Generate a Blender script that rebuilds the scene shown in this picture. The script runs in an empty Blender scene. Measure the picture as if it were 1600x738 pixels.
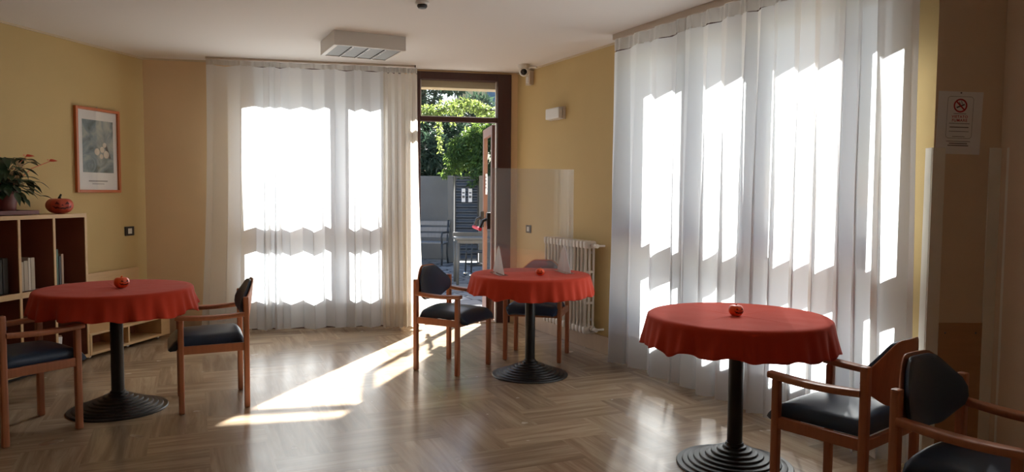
import bpy, bmesh, math, random
from mathutils import Vector, Matrix, noise
C = bpy.context.scene.collection
S = bpy.context.scene
R = math.radians

# ------------------------------------------------------------------ camera, sky, sun, exposure
cam_d = bpy.data.cameras.new('camera'); cam = bpy.data.objects.new('camera', cam_d); C.objects.link(cam)
cam_d.sensor_width = 36.0; cam_d.lens = 1155.0/1600*36; cam_d.clip_start = 0.05; cam_d.clip_end = 300
cam.matrix_world = Matrix.Translation((0, 0, 1.37)) @ Matrix.Rotation(R(90-3.32), 4, 'X') @ Matrix.Rotation(R(0.4), 4, 'Z')
S.camera = cam
S.view_settings.view_transform = 'Standard'; S.view_settings.look = 'None'
S.view_settings.gamma = 1.0; S.view_settings.use_curve_mapping = False
S.view_settings.exposure = 1.55
S.cycles.use_denoising = True
S.cycles.max_bounces = 14; S.cycles.diffuse_bounces = 8; S.cycles.transparent_max_bounces = 24
S.cycles.transmission_bounces = 8; S.cycles.glossy_bounces = 4
S.cycles.sample_clamp_indirect = 6.0
SUN_AZ, SUN_EL = R(14.2), R(33.3)
SUNDIR = Vector((math.sin(SUN_AZ)*math.cos(SUN_EL), math.cos(SUN_AZ)*math.cos(SUN_EL), math.sin(SUN_EL)))
w = bpy.data.worlds.new('sky'); S.world = w; w.use_nodes = True
nt = w.node_tree; nt.nodes.clear()
sky = nt.nodes.new('ShaderNodeTexSky'); sky.sky_type = 'NISHITA'; sky.sun_disc = False
sky.sun_elevation = SUN_EL; sky.sun_rotation = SUN_AZ; sky.dust_density = 0.7
bg = nt.nodes.new('ShaderNodeBackground'); bg.inputs['Strength'].default_value = 0.10
wo = nt.nodes.new('ShaderNodeOutputWorld')
nt.links.new(sky.outputs[0], bg.inputs[0]); nt.links.new(bg.outputs[0], wo.inputs[0])
sd = bpy.data.lights.new('sun', 'SUN'); sd.energy = 13.0; sd.angle = R(0.9); sd.color = (1.0, 0.975, 0.94)
so = bpy.data.objects.new('sun', sd); C.objects.link(so)
so.rotation_euler = SUNDIR.to_track_quat('Z', 'Y').to_euler(); so.location = (6, 20, 14)

# ------------------------------------------------------------------ materials
def mat(name, col, rough=0.6, metal=0.0, spec=0.5, bump=None, var=None, coat=0.0, sheen=0.0):
    m = bpy.data.materials.new(name); m.use_nodes = True
    n = m.node_tree; b = n.nodes['Principled BSDF']
    b.inputs['Base Color'].default_value = (*col, 1); b.inputs['Roughness'].default_value = rough
    b.inputs['Metallic'].default_value = metal; b.inputs['Specular IOR Level'].default_value = spec
    b.inputs['Coat Weight'].default_value = coat; b.inputs['Sheen Weight'].default_value = sheen
    tc = n.nodes.new('ShaderNodeTexCoord')
    if var:      # (scale xyz, amount)
        mp = n.nodes.new('ShaderNodeMapping'); mp.inputs['Scale'].default_value = var[0]
        nz = n.nodes.new('ShaderNodeTexNoise'); nz.inputs['Scale'].default_value = 1; nz.inputs['Detail'].default_value = 6
        mx = n.nodes.new('ShaderNodeMix'); mx.data_type = 'RGBA'
        k = var[1]
        mx.inputs[6].default_value = (*[c*(1-k) for c in col], 1); mx.inputs[7].default_value = (*[min(1, c*(1+k)) for c in col], 1)
        n.links.new(tc.outputs['Object'], mp.inputs[0]); n.links.new(mp.outputs[0], nz.inputs[0])
        n.links.new(nz.outputs[0], mx.inputs[0]); n.links.new(mx.outputs[2], b.inputs['Base Color'])
    if bump:     # (scale, strength)
        nz2 = n.nodes.new('ShaderNodeTexNoise'); nz2.inputs['Scale'].default_value = bump[0]; nz2.inputs['Detail'].default_value = 4
        bp = n.nodes.new('ShaderNodeBump'); bp.inputs['Strength'].default_value = bump[1]; bp.inputs['Distance'].default_value = 0.01
        n.links.new(tc.outputs['Object'], nz2.inputs[0]); n.links.new(nz2.outputs[0], bp.inputs['Height'])
        n.links.new(bp.outputs[0], b.inputs['Normal'])
    return m

M = {}
M['yellow'] = mat('yellow_plaster', (.58, .44, .21), .75, bump=(180, .12), var=((3, 3, 3), .05), spec=.3)
M['ochre'] = mat('ochre_plaster', (.74, .55, .33), .75, bump=(180, .12), var=((3, 3, 3), .05), spec=.3)
M['buff'] = mat('buff_plaster', (.66, .52, .38), .7, bump=(160, .1), var=((2, 2, 2), .05), spec=.3)
M['ceiling'] = mat('ceiling_plaster', (.75, .72, .69), .85, bump=(120, .05), spec=.2)
M['skirting'] = mat('skirting_stone', (.46, .33, .22), .35, var=((30, 4, 4), .18))
M['cove'] = mat('cream_cove', (.62, .52, .36), .6)
M['frame'] = mat('dark_brown_paint', (.060, .022, .018), .38, var=((60, 60, 3), .15))
M['wood'] = mat('reddish_beech', (.46, .17, .08), .38, var=((60, 60, 5), .22), coat=.15)
M['maple'] = mat('light_maple', (.60, .40, .20), .45, var=((6, 6, 50), .10))
M['darkwood'] = mat('cherry_laminate', (.25, .095, .058), .5, var=((40, 6, 6), .15))
M['vinyl'] = mat('navy_vinyl', (.032, .062, .118), .36, bump=(400, .1), spec=.55)
M['iron'] = mat('black_cast_iron', (.012, .012, .013), .33, bump=(300, .15), spec=.5)
M['tabletop'] = mat('table_laminate', (.30, .2, .12), .5)
M['orange_frame'] = mat('orange_wood', (.50, .13, .035), .4, var=((50, 50, 5), .15))
M['white'] = mat('white_enamel', (.70, .66, .60), .35)
M['white_plastic'] = mat('white_plastic', (.72, .70, .66), .4)
M['beige_plastic'] = mat('beige_plastic', (.55, .47, .38), .5)
M['guard'] = mat('ivory_pvc', (.78, .74, .64), .45)
M['dadowood'] = mat('varnished_panel', (.40, .22, .10), .45, var=((5, 5, 40), .15))
M['black'] = mat('black_plastic', (.015, .015, .017), .35)
M['paper'] = mat('white_paper', (.74, .73, .72), .8)
M['redink'] = mat('red_ink', (.40, .03, .04), .8)
M['greyink'] = mat('grey_ink', (.10, .10, .11), .8)
M['louvre'] = mat('aluminium_louvre', (.26, .27, .27), .6)
M['slotmetal'] = mat('bright_slot', (.8, .8, .78), .3)
M['darkslot'] = mat('dark_slot', (.03, .03, .03), .5)
M['chrome'] = mat('chrome', (.7, .7, .7), .15, metal=1.0)
M['pump_orange'] = mat('glossy_orange_plastic', (.92, .12, .03), .3)
M['pump_red'] = mat('red_orange_ceramic', (.52, .07, .035), .4)
M['pumpdark'] = mat('carved_dark', (.10, .01, .01), .6)
M['stem'] = mat('dark_stem', (.03, .025, .015), .6)
M['pot'] = mat('burgundy_pot', (.17, .035, .03), .45)
M['soil'] = mat('soil', (.04, .025, .018), .9)
M['leafdark'] = mat('anthurium_leaf', (.022, .055, .022), .35, var=((20, 20, 20), .3))
M['flower'] = mat('red_spathe', (.65, .06, .03), .35)
M['creamflower'] = mat('cream_flower', (.50, .38, .24), .6, var=((60, 60, 60), .3))
M['book_cream'] = mat('cream_book', (.42, .36, .28), .6, var=((4, 4, 90), .1))
M['book_white'] = mat('pale_book', (.55, .50, .43), .6)
M['book_green'] = mat('green_book', (.03, .09, .06), .5)
M['book_tan'] = mat('tan_book', (.33, .22, .15), .6)
M['book_black'] = mat('black_book', (.02, .018, .02), .5)
M['concrete'] = mat('grey_render', (.14, .145, .15), .85, bump=(25, .4), var=((1.5, 1.5, 1.5), .22))
M['pillar_out'] = mat('warm_render', (.20, .17, .13), .85, bump=(25, .3), var=((2, 2, 2), .15))
M['shutter'] = mat('steel_shutter', (.075, .09, .11), .4, metal=.3)
M['greyplastic'] = mat('grey_resin', (.10, .105, .105), .5)
M['benchmetal'] = mat('bench_iron', (.04, .045, .05), .5)
M['benchwood'] = mat('weathered_slats', (.22, .22, .225), .7, var=((30, 4, 4), .2))
M['creamwall'] = mat('cream_render', (.55, .46, .29), .85, bump=(12, .2))
M['blue'] = mat('blue_shutter', (.13, .22, .33), .5)
M['bark'] = mat('bark', (.06, .045, .035), .9, bump=(20, .6))
M['redbar'] = mat('red_push_bar', (.55, .02, .04), .35)

def leafmat(name, col, tr, k=.35):
    m = bpy.data.materials.new(name); m.use_nodes = True; n = m.node_tree; n.nodes.clear()
    o = n.nodes.new('ShaderNodeOutputMaterial'); ad = n.nodes.new('ShaderNodeMixShader'); ad.inputs[0].default_value = .45
    d = n.nodes.new('ShaderNodeBsdfPrincipled'); d.inputs['Roughness'].default_value = .45
    t = n.nodes.new('ShaderNodeBsdfTranslucent')
    g = n.nodes.new('ShaderNodeNewGeometry'); nz = n.nodes.new('ShaderNodeTexNoise'); nz.inputs['Scale'].default_value = 1.7
    nz.inputs['Detail'].default_value = 3
    tc = n.nodes.new('ShaderNodeTexCoord')
    for src, dst in ((col, d.inputs['Base Color']), (tr, t.inputs['Color'])):
        mx = n.nodes.new('ShaderNodeMix'); mx.data_type = 'RGBA'
        mx.inputs[6].default_value = (*[c*(1-k) for c in src], 1); mx.inputs[7].default_value = (*[min(1, c*(1+k)) for c in src], 1)
        n.links.new(g.outputs['Random Per Island'], mx.inputs[0]); n.links.new(mx.outputs[2], dst)
    n.links.new(d.outputs[0], ad.inputs[1]); n.links.new(t.outputs[0], ad.inputs[2]); n.links.new(ad.outputs[0], o.inputs[0])
    return m
M['pine'] = leafmat('pine_needles', (.072, .115, .082), (.045, .08, .045), .2)
M['vine'] = leafmat('vine_leaves', (.14, .20, .06), (.34, .42, .10))
M['bush'] = leafmat('bush_leaves', (.07, .13, .045), (.20, .30, .06), .5)

def curtainmat(name, col, tcol, transp):
    m = bpy.data.materials.new(name); m.use_nodes = True; n = m.node_tree; n.nodes.clear()
    o = n.nodes.new('ShaderNodeOutputMaterial')
    d = n.nodes.new('ShaderNodeBsdfDiffuse'); d.inputs[0].default_value = (*col, 1)
    t = n.nodes.new('ShaderNodeBsdfTranslucent'); t.inputs[0].default_value = (*tcol, 1)
    x = n.nodes.new('ShaderNodeBsdfTransparent'); x.inputs[0].default_value = (1, 1, 1, 1)
    m1 = n.nodes.new('ShaderNodeMixShader'); m1.inputs[0].default_value = .55
    m2 = n.nodes.new('ShaderNodeMixShader')
    # the weave opens more where the cloth faces the eye and closes at grazing angles
    lw = n.nodes.new('ShaderNodeLayerWeight'); lw.inputs[0].default_value = .35
    mr = n.nodes.new('ShaderNodeMapRange'); mr.inputs[1].default_value = 0; mr.inputs[2].default_value = 1
    mr.inputs[3].default_value = transp; mr.inputs[4].default_value = transp*.25
    n.links.new(lw.outputs['Facing'], mr.inputs[0]); n.links.new(mr.outputs[0], m2.inputs[0])
    n.links.new(d.outputs[0], m1.inputs[1]); n.links.new(t.outputs[0], m1.inputs[2])
    n.links.new(m1.outputs[0], m2.inputs[1]); n.links.new(x.outputs[0], m2.inputs[2]); n.links.new(m2.outputs[0], o.inputs[0])
    return m
M['sheer'] = curtainmat('white_voile', (.84, .84, .84), (.79, .81, .83), .02)
M['sheer_beige'] = curtainmat('ecru_voile', (.82, .79, .74), (.74, .70, .63), .02)
M['tape'] = curtainmat('heading_tape_cloth', (.74, .72, .68), (.60, .59, .57), .0)

def glassmat(name, tint, f=.06, rough=0.0, milk=0.0):
    m = bpy.data.materials.new(name); m.use_nodes = True; n = m.node_tree; n.nodes.clear()
    o = n.nodes.new('ShaderNodeOutputMaterial'); x = n.nodes.new('ShaderNodeBsdfTransparent'); x.inputs[0].default_value = (*tint, 1)
    g = n.nodes.new('ShaderNodeBsdfGlossy'); g.inputs['Roughness'].default_value = rough
    lw = n.nodes.new('ShaderNodeLayerWeight'); lw.inputs[0].default_value = .5
    pw = n.nodes.new('ShaderNodeMath'); pw.operation = 'POWER'; pw.inputs[1].default_value = 5.0; n.links.new(lw.outputs['Facing'], pw.inputs[0])
    fr = n.nodes.new('ShaderNodeMath'); fr.operation = 'MULTIPLY_ADD'; fr.inputs[1].default_value = .85; fr.inputs[2].default_value = .07; n.links.new(pw.outputs[0], fr.inputs[0])
    mx = n.nodes.new('ShaderNodeMixShader')
    n.links.new(fr.outputs[0], mx.inputs[0]); n.links.new(x.outputs[0], mx.inputs[1]); n.links.new(g.outputs[0], mx.inputs[2])
    last = mx
    if milk > 0:
        d = n.nodes.new('ShaderNodeBsdfDiffuse'); d.inputs[0].default_value = (.8, .8, .8, 1)
        m2 = n.nodes.new('ShaderNodeMixShader'); m2.inputs[0].default_value = milk
        n.links.new(mx.outputs[0], m2.inputs[1]); n.links.new(d.outputs[0], m2.inputs[2]); last = m2
    n.links.new(last.outputs[0], o.inputs[0]); return m
M['glass'] = glassmat('window_glass', (.93, .96, .95))
M['plexi'] = glassmat('acrylic_sheet', (.95, .95, .94), milk=.10)
M['plexi_foot'] = glassmat('frosted_glint_acrylic', (.9, .9, .9), rough=.2, milk=.6)  # white of the feet also paints in the reflection on the right one
M['picglass'] = glassmat('picture_glass', (1, 1, 1))

def clothmat():
    m = mat('red_cloth', (.60, .055, .024), .85, spec=.15, sheen=.12)
    n = m.node_tree; b = n.nodes['Principled BSDF']
    tc = [x for x in n.nodes if x.type == 'TEX_COORD'][0]
    wv = n.nodes.new('ShaderNodeTexNoise'); wv.inputs['Scale'].default_value = 500
    bp = n.nodes.new('ShaderNodeBump'); bp.inputs['Strength'].default_value = .15; bp.inputs['Distance'].default_value = .002
    n.links.new(tc.outputs['Object'], wv.inputs[0]); n.links.new(wv.outputs[0], bp.inputs['Height']); n.links.new(bp.outputs[0], b.inputs['Normal'])
    return m
M['cloth'] = clothmat()

def floormat():
    m = bpy.data.materials.new('travertine_tiles'); m.use_nodes = True; n = m.node_tree; b = n.nodes['Principled BSDF']
    uv = n.nodes.new('ShaderNodeUVMap'); uv.uv_map = 'tile'
    mp = n.nodes.new('ShaderNodeMapping'); mp.inputs['Scale'].default_value = (1.3, 15, 1)
    nz = n.nodes.new('ShaderNodeTexNoise'); nz.inputs['Scale'].default_value = 1; nz.inputs['Detail'].default_value = 7; nz.inputs['Roughness'].default_value = .62
    nz.inputs['Distortion'].default_value = .6
    cr = n.nodes.new('ShaderNodeValToRGB'); e = cr.color_ramp.elements
    e[0].position = .30; e[0].color = (.27, .18, .115, 1); e[1].position = .70; e[1].color = (.50, .39, .275, 1)
    x = cr.color_ramp.elements.new(.47); x.color = (.35, .25, .165, 1)
    x = cr.color_ramp.elements.new(.58); x.color = (.43, .325, .22, 1)
    at = n.nodes.new('ShaderNodeAttribute'); at.attribute_name = 'tone'
    mx = n.nodes.new('ShaderNodeMix'); mx.data_type = 'RGBA'; mx.blend_type = 'MULTIPLY'; mx.inputs[0].default_value = 1
    mr = n.nodes.new('ShaderNodeMapRange'); mr.inputs[3].default_value = .80; mr.inputs[4].default_value = 1.12
    n.links.new(uv.outputs[0], mp.inputs[0]); n.links.new(mp.outputs[0], nz.inputs[0]); n.links.new(nz.outputs[0], cr.inputs[0])
    n.links.new(at.outputs['Fac'], mr.inputs[0]); n.links.new(cr.outputs[0], mx.inputs[6]); n.links.new(mr.outputs[0], mx.inputs[7])
    n.links.new(mx.outputs[2], b.inputs['Base Color'])
    b.inputs['Roughness'].default_value = .2; b.inputs['Specular IOR Level'].default_value = .55
    tc = n.nodes.new('ShaderNodeTexCoord'); n2 = n.nodes.new('ShaderNodeTexNoise'); n2.inputs['Scale'].default_value = 5; n2.inputs['Detail'].default_value = 3
    r2 = n.nodes.new('ShaderNodeMapRange'); r2.inputs[3].default_value = .17; r2.inputs[4].default_value = .32
    n.links.new(tc.outputs['Object'], n2.inputs[0]); n.links.new(n2.outputs[0], r2.inputs[0]); n.links.new(r2.outputs[0], b.inputs['Roughness'])
    bp = n.nodes.new('ShaderNodeBump'); bp.inputs['Strength'].default_value = .06; bp.inputs['Distance'].default_value = .01
    n3 = n.nodes.new('ShaderNodeTexNoise'); n3.inputs['Scale'].default_value = 3.0
    n.links.new(tc.outputs['Object'], n3.inputs[0]); n.links.new(n3.outputs[0], bp.inputs['Height']); n.links.new(bp.outputs[0], b.inputs['Normal'])
    return m
M['floor'] = floormat()

def pavemat():
    m = bpy.data.materials.new('crazy_paving'); m.use_nodes = True; n = m.node_tree; b = n.nodes['Principled BSDF']
    tc = n.nodes.new('ShaderNodeTexCoord')
    vo = n.nodes.new('ShaderNodeTexVoronoi'); vo.feature = 'DISTANCE_TO_EDGE'; vo.inputs['Scale'].default_value = 3.2
    v2 = n.nodes.new('ShaderNodeTexVoronoi'); v2.inputs['Scale'].default_value = 3.2
    mr = n.nodes.new('ShaderNodeMapRange'); mr.inputs[1].default_value = .02; mr.inputs[2].default_value = .05
    cr = n.nodes.new('ShaderNodeValToRGB'); e = cr.color_ramp.elements
    e[0].color = (.20, .19, .185, 1); e[1].color = (.33, .32, .31, 1)
    mx = n.nodes.new('ShaderNodeMix'); mx.data_type = 'RGBA'; mx.inputs[6].default_value = (.05, .045, .05, 1)
    sp = n.nodes.new('ShaderNodeSeparateColor')
    for v in (vo, v2): n.links.new(tc.outputs['Object'], v.inputs['Vector'])
    n.links.new(vo.outputs['Distance'], mr.inputs[0]); n.links.new(v2.outputs['Color'], sp.inputs[0]); n.links.new(sp.outputs[0], cr.inputs[0])
    n.links.new(mr.outputs[0], mx.inputs[0]); n.links.new(cr.outputs[0], mx.inputs[7]); n.links.new(mx.outputs[2], b.inputs['Base Color'])
    b.inputs['Roughness'].default_value = .8
    return m
M['paving'] = pavemat()

def printmat():
    m = bpy.data.materials.new('misty_print'); m.use_nodes = True; n = m.node_tree; b = n.nodes['Principled BSDF']
    tc = n.nodes.new('ShaderNodeTexCoord'); nz = n.nodes.new('ShaderNodeTexNoise'); nz.inputs['Scale'].default_value = 6.5
    nz.inputs['Detail'].default_value = 5; nz.inputs['Distortion'].default_value = 1.4
    cr = n.nodes.new('ShaderNodeValToRGB'); e = cr.color_ramp.elements
    e[0].position = .3; e[0].color = (.05, .07, .075, 1); e[1].position = .72; e[1].color = (.42, .42, .38, 1)
    x = cr.color_ramp.elements.new(.5); x.color = (.20, .26, .28, 1)
    n.links.new(tc.outputs['Object'], nz.inputs[0]); n.links.new(nz.outputs[0], cr.inputs[0]); n.links.new(cr.outputs[0], b.inputs['Base Color'])
    b.inputs['Roughness'].default_value = .6
    return m
M['print'] = printmat()

# ------------------------------------------------------------------ helpers
class MB:
    def __init__(s): s.bm = bmesh.new()
    def box(s, c, d, rot=None, bevel=0.0, mtx=None):
        r = bmesh.ops.create_cube(s.bm, size=1.0); vs = r['verts']
        m = Matrix.Translation(c) @ (rot.to_4x4() if rot is not None else Matrix.Identity(4)) @ Matrix.Diagonal((*d, 1))
        if mtx is not None: m = mtx @ m
        bmesh.ops.transform(s.bm, matrix=m, verts=vs)
        if bevel > 0:
            es = list({e for v in vs for e in v.link_edges})
            bmesh.ops.bevel(s.bm, geom=es, offset=bevel, segments=2, profile=.6, affect='EDGES')
        return s
    def tube(s, pts, r, seg=10, cap=True):
        pts = [Vector(p) for p in pts]; rs = r if isinstance(r, (list, tuple)) else [r]*len(pts)
        rings = []; up = None
        for i, p in enumerate(pts):
            t = (pts[min(i+1, len(pts)-1)]-pts[max(i-1, 0)]).normalized()
            if up is None: up = Vector((0, 0, 1)) if abs(t.z) < .9 else Vector((1, 0, 0))
            a = t.cross(up).normalized(); b = a.cross(t).normalized(); up = b
            rings.append([s.bm.verts.new(p+(a*math.cos(2*math.pi*k/seg)+b*math.sin(2*math.pi*k/seg))*rs[i]) for k in range(seg)])
        for i in range(len(rings)-1):
            for k in range(seg):
                s.bm.faces.new((rings[i][k], rings[i][(k+1) % seg], rings[i+1][(k+1) % seg], rings[i+1][k]))
        if cap: s.bm.faces.new(rings[0][::-1]); s.bm.faces.new(rings[-1])
        return s
    def lathe(s, prof, seg=48, c=(0, 0, 0), ax=None):
        c = Vector(c); m = ax.to_matrix() if ax is not None else Matrix.Identity(3); rings = []
        for r, z in prof:
            if r < 1e-5: rings.append([s.bm.verts.new(c+m@Vector((0, 0, z)))]*seg)
            else: rings.append([s.bm.verts.new(c+m@Vector((r*math.cos(2*math.pi*k/seg), r*math.sin(2*math.pi*k/seg), z))) for k in range(seg)])
        for i in range(len(rings)-1):
            for k in range(seg):
                f = [rings[i][k], rings[i][(k+1) % seg], rings[i+1][(k+1) % seg], rings[i+1][k]]
                g = []
                for v in f:
                    if v not in g: g.append(v)
                if len(g) > 2:
                    try: s.bm.faces.new(g)
                    except ValueError: pass
        return s
    def grid(s, fn, nu, nv, closed=False):
        vs = [[s.bm.verts.new(fn(i/nu, j/nv)) for j in range(nv+1)] for i in range(nu+(0 if closed else 1))]
        for i in range(nu):
            for j in range(nv):
                i2 = (i+1) % len(vs)
                s.bm.faces.new((vs[i][j], vs[i2][j], vs[i2][j+1], vs[i][j+1]))
        return vs
    def quad(s, *p):
        s.bm.faces.new([s.bm.verts.new(q) for q in p]); return s
    def build(s, name, m, parent=None, smooth=False, loc=None, autos=None):
        me = bpy.data.meshes.new(name); bmesh.ops.recalc_face_normals(s.bm, faces=s.bm.faces) ; s.bm.to_mesh(me); s.bm.free()
        if isinstance(m, (list, tuple)):
            for x in m: me.materials.append(x)
        else: me.materials.append(m)
        if smooth:
            for p in me.polygons: p.use_smooth = True
        if autos is not None:
            me.set_sharp_from_angle(angle=R(autos))
        o = bpy.data.objects.new(name, me); C.objects.link(o)
        if parent is not None: o.parent = parent
        if loc is not None: o.location = loc
        return o

def tag(o, label=None, cat=None, group=None, kind=None):
    if label: o['label'] = label
    if cat: o['category'] = cat
    if group: o['group'] = group
    if kind: o['kind'] = kind
    return o
def thing(name, label, cat, loc=(0, 0, 0), rz=0, group=None):
    o = bpy.data.objects.new(name, None); C.objects.link(o); o.location = loc; o.rotation_euler = (0, 0, rz)
    o.empty_display_size = .1
    return tag(o, label, cat, group)
def copy_tree(o, parent=None):
    c = o.copy(); C.objects.link(c); c.parent = parent
    for ch in [x for x in bpy.data.objects if x.parent == o]: copy_tree(ch, c)
    return c
def struct(o): o['kind'] = 'structure'; return o

class Wall:   # local frame: s along the wall, n into the room, z up
    def __init__(s, A, B):
        s.A = Vector((*A, 0)); s.B = Vector((*B, 0)); s.L = (s.B-s.A).length; s.t = (s.B-s.A)/s.L
        s.n = Vector((s.t.y, -s.t.x, 0)); s.ang = math.atan2(s.t.y, s.t.x)
        s.m = Matrix.Translation(s.A) @ Matrix(((s.t.x, s.n.x, 0, 0), (s.t.y, s.n.y, 0, 0), (0, 0, 1, 0), (0, 0, 0, 1)))
    def p(s, a, off, z): return s.A+s.t*a+s.n*off+Vector((0, 0, z))
def wbox(mb, W, s0, s1, n0, n1, z0, z1, bevel=0):
    mb.box(((s0+s1)/2, (n0+n1)/2, (z0+z1)/2), (abs(s1-s0), abs(n1-n0), abs(z1-z0)), mtx=W.m, bevel=bevel)

CZ = 2.62                   # ceiling height
BW = Wall((-3.5, 7.06), (.05, 7.80))
RW = Wall((.05, 7.80), (2.10, 3.65))
LW = Wall((-3.8, 5.557), (-3.5, 7.06))
TH = .18

# ------------------------------------------------------------------ room shell
# floor: rectangular travertine tiles laid in herringbone
def make_floor():
    bm = bmesh.new(); uvl = bm.loops.layers.uv.new('tile'); tone = bm.faces.layers.float.new('tone')
    rnd = random.Random(3); a = .3; org = Vector((.318, 4.71)); u = Vector((.916, .401)).normalized(); v = Vector((-u.y, u.x))
    poly_ok = lambda p: -6.2 < p.x < 3.6 and -2.6 < p.y < 8.6
    for i in range(-45, 45):
        for j in range(-45, 45):
            k = (i-j) % 4
            if k == 0: w_, h_ = 2, 1
            elif k == 3: w_, h_ = 1, 2
            else: continue
            ps = [org+u*(a*x)+v*(a*y) for x, y in ((i, j), (i+w_, j), (i+w_, j+h_), (i, j+h_))]
            c = (ps[0]+ps[2])/2
            if not poly_ok(c): continue
            # clip away tiles beyond the outer walls
            if (c-BW.A.xy).dot(BW.n.xy) < -.45 or (c-RW.A.xy).dot(RW.n.xy) < -.45: continue
            vs = [bm.verts.new((p.x, p.y, 0)) for p in ps]; f = bm.faces.new(vs)
            ou, ov = rnd.random()*40, rnd.random()*40; f[tone] = rnd.random()
            co = ((0, 0), (w_*a, 0), (w_*a, h_*a), (0, h_*a))
            for l, (x, y) in zip(f.loops, co):
                if k == 3: x, y = y, x
                l[uvl].uv = (x+ou, y+ov)
    me = bpy.data.meshes.new('floor'); bm.to_mesh(me); bm.free()
    att = me.attributes.get('tone'); me.materials.append(M['floor'])
    o = bpy.data.objects.new('floor', me); C.objects.link(o); return struct(o)
make_floor()


# back wall with the window and the garden door
def wall(name, W, s0, s1, holes, m, z1=CZ, n0=-TH, n1=0):
    mb = MB(); x = s0
    for a, b, za, zb in sorted(holes):
        if a > x: wbox(mb, W, x, a, n0, n1, 0, z1)
        if za > 0: wbox(mb, W, a, b, n0, n1, 0, za)
        if zb < z1: wbox(mb, W, a, b, n0, n1, zb, z1)
        x = b
    if s1 > x: wbox(mb, W, x, s1, n0, n1, 0, z1)
    return struct(mb.build(name, m))
W1a, W1b = .95, 2.42        # back window
DA, DB = 2.555, 3.555       # door
wall('wall_back', BW, -.2, BW.L, [(W1a, W1b, 0, 2.60), (DA, DB, 0, 2.60)], M['ochre'])
wall('wall_right', RW, -.0, RW.L+.02, [(1.80, 4.46, 0, 2.60)], M['yellow'])
LWlong = Wall((-3.8-.1960*7.9, 5.557-.981*7.9), (-3.5, 7.06))
wall('wall_left', LWlong, 0, LWlong.L, [], M['yellow'])
# outer lintels that cut the sun off above the glass, and outer jamb of the right-hand window
mb = MB(); wbox(mb, BW, W1a-.02, W1b+.01, -TH-.001, -.08, 2.44, 2.61); struct(mb.build('trim_1', M['creamwall']))
mb = MB(); wbox(mb, BW, DA-.03, DB+.01, -TH-.09, -.08, 2.455, 2.61); struct(mb.build('trim_2', M['creamwall']))
mb = MB(); wbox(mb, RW, 1.79, 4.51, -TH-.001, -.08, 2.44, 2.61); wbox(mb, RW, 1.79, 2.02, -TH-.001, -.08, 0, 2.44)
struct(mb.build('trim_3', M['creamwall']))
def meet(W1, W2, o):      # corner where the outer faces of two walls meet
    p, q = W1.A-W1.n*o, W2.A-W2.n*o; d, e = W1.t, W2.t
    k = ((q-p).x*e.y-(q-p).y*e.x)/(d.x*e.y-d.y*e.x); v = p+d*k; return (v.x, v.y)
def prism(name, pts, z0, z1, m):
    mb = MB(); lo = [mb.bm.verts.new((x, y, z0)) for x, y in pts]; hi = [mb.bm.verts.new((x, y, z1)) for x, y in pts]
    n = len(pts); mb.bm.faces.new(lo[::-1]); mb.bm.faces.new(hi)
    for i in range(n): mb.bm.faces.new((lo[i], lo[(i+1) % n], hi[(i+1) % n], hi[i]))
    return mb.build(name, m)
e_ = RW.p(RW.L+.02, -TH, 0)
struct(prism('ceiling', [(-5.8, -2.5), meet(LWlong, BW, TH), meet(BW, RW, TH), (e_.x, e_.y), (2.9, 3.6), (3.2, -2.5)], CZ, CZ+.12, M['ceiling']))
# pillar at the right with the wall running back past the camera
PX0, PX1, PY = 2.04, 2.365, 3.60
struct(prism('wall_pillar', [(PX0, PY), (PX1, PY), (PX1+.3, PY), (PX1+.3, 4.0), (2.29, 4.0), (2.115, 3.655)], 0, CZ, M['buff']))
struct(prism('wall_front_right', [(PX1, PY-.001), (PX1+.3, PY-.001), (2.95, -2.3), (2.65, -2.3)], 0, CZ, M['buff']))
mb = MB(); mb.box((-1.3, -2.35, CZ/2), (8.6, .2, CZ)); struct(mb.build('wall_rear', M['ochre']))
# skirtings
mb = MB(); wbox(mb, BW, .0, W1a, 0, .012, 0, .14, .003); struct(mb.build('baseboard_back', M['skirting']))
mb = MB(); wbox(mb, RW, .02, 1.80, 0, .014, 0, .15, .003); struct(mb.build('baseboard_right', M['skirting']))
mb = MB(); wbox(mb, LWlong, 0, LWlong.L-.013, 0, .012, 0, .14, .003); struct(mb.build('baseboard_left', M['skirting']))
# thin cove where walls meet the ceiling
mb = MB(); wbox(mb, LWlong, 0, LWlong.L, 0, .014, CZ-.016, CZ); struct(mb.build('trim_4', M['cove']))
mb = MB(); wbox(mb, BW, 0, .62, 0, .014, CZ-.016, CZ); struct(mb.build('trim_5', M['cove']))
mb = MB(); wbox(mb, RW, 0, 2.05, 0, .014, CZ-.016, CZ); struct(mb.build('trim_6', M['cove']))

# windows: brown timber frames with glass panes
def window(name, W, s0, s1, bays, rail=(.965, 1.145), sill=.43, n0=-.075, n1=0.0):
    root = bpy.data.objects.new(name, None); C.objects.link(root); struct(root)
    mb = MB(); x = s0
    for a, b in bays:
        wbox(mb, W, x, a, n0, n1, 0, 2.60); x = b
        wbox(mb, W, a, b, n0, n1, 0, .07); wbox(mb, W, a, b, n0, n1, sill-.06, sill)
        wbox(mb, W, a, b, n0, n1, rail[0], rail[1]); wbox(mb, W, a, b, n0, n1, 2.50, 2.60)
    wbox(mb, W, x, s1, n0, n1, 0, 2.60)
    mb.build('window_frame', M['frame'], root)
    mb = MB()
    for a, b in bays: wbox(mb, W, a, b, -.05, -.03, .07, sill-.06)
    mb.build('lower_panel', M['white_plastic'], root)
    for a, b in bays:
        for za, zb in ((sill, rail[0]), (rail[1], 2.50)):
            mb = MB(); mb.quad(W.p(a, -.04, za), W.p(b, -.04, za), W.p(b, -.04, zb), W.p(a, -.04, zb)); mb.build('pane', M['glass'], root)
    return root
window('window_1', BW, W1a, W1b, [(1.02, 1.85), (1.99, 2.33)])
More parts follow.
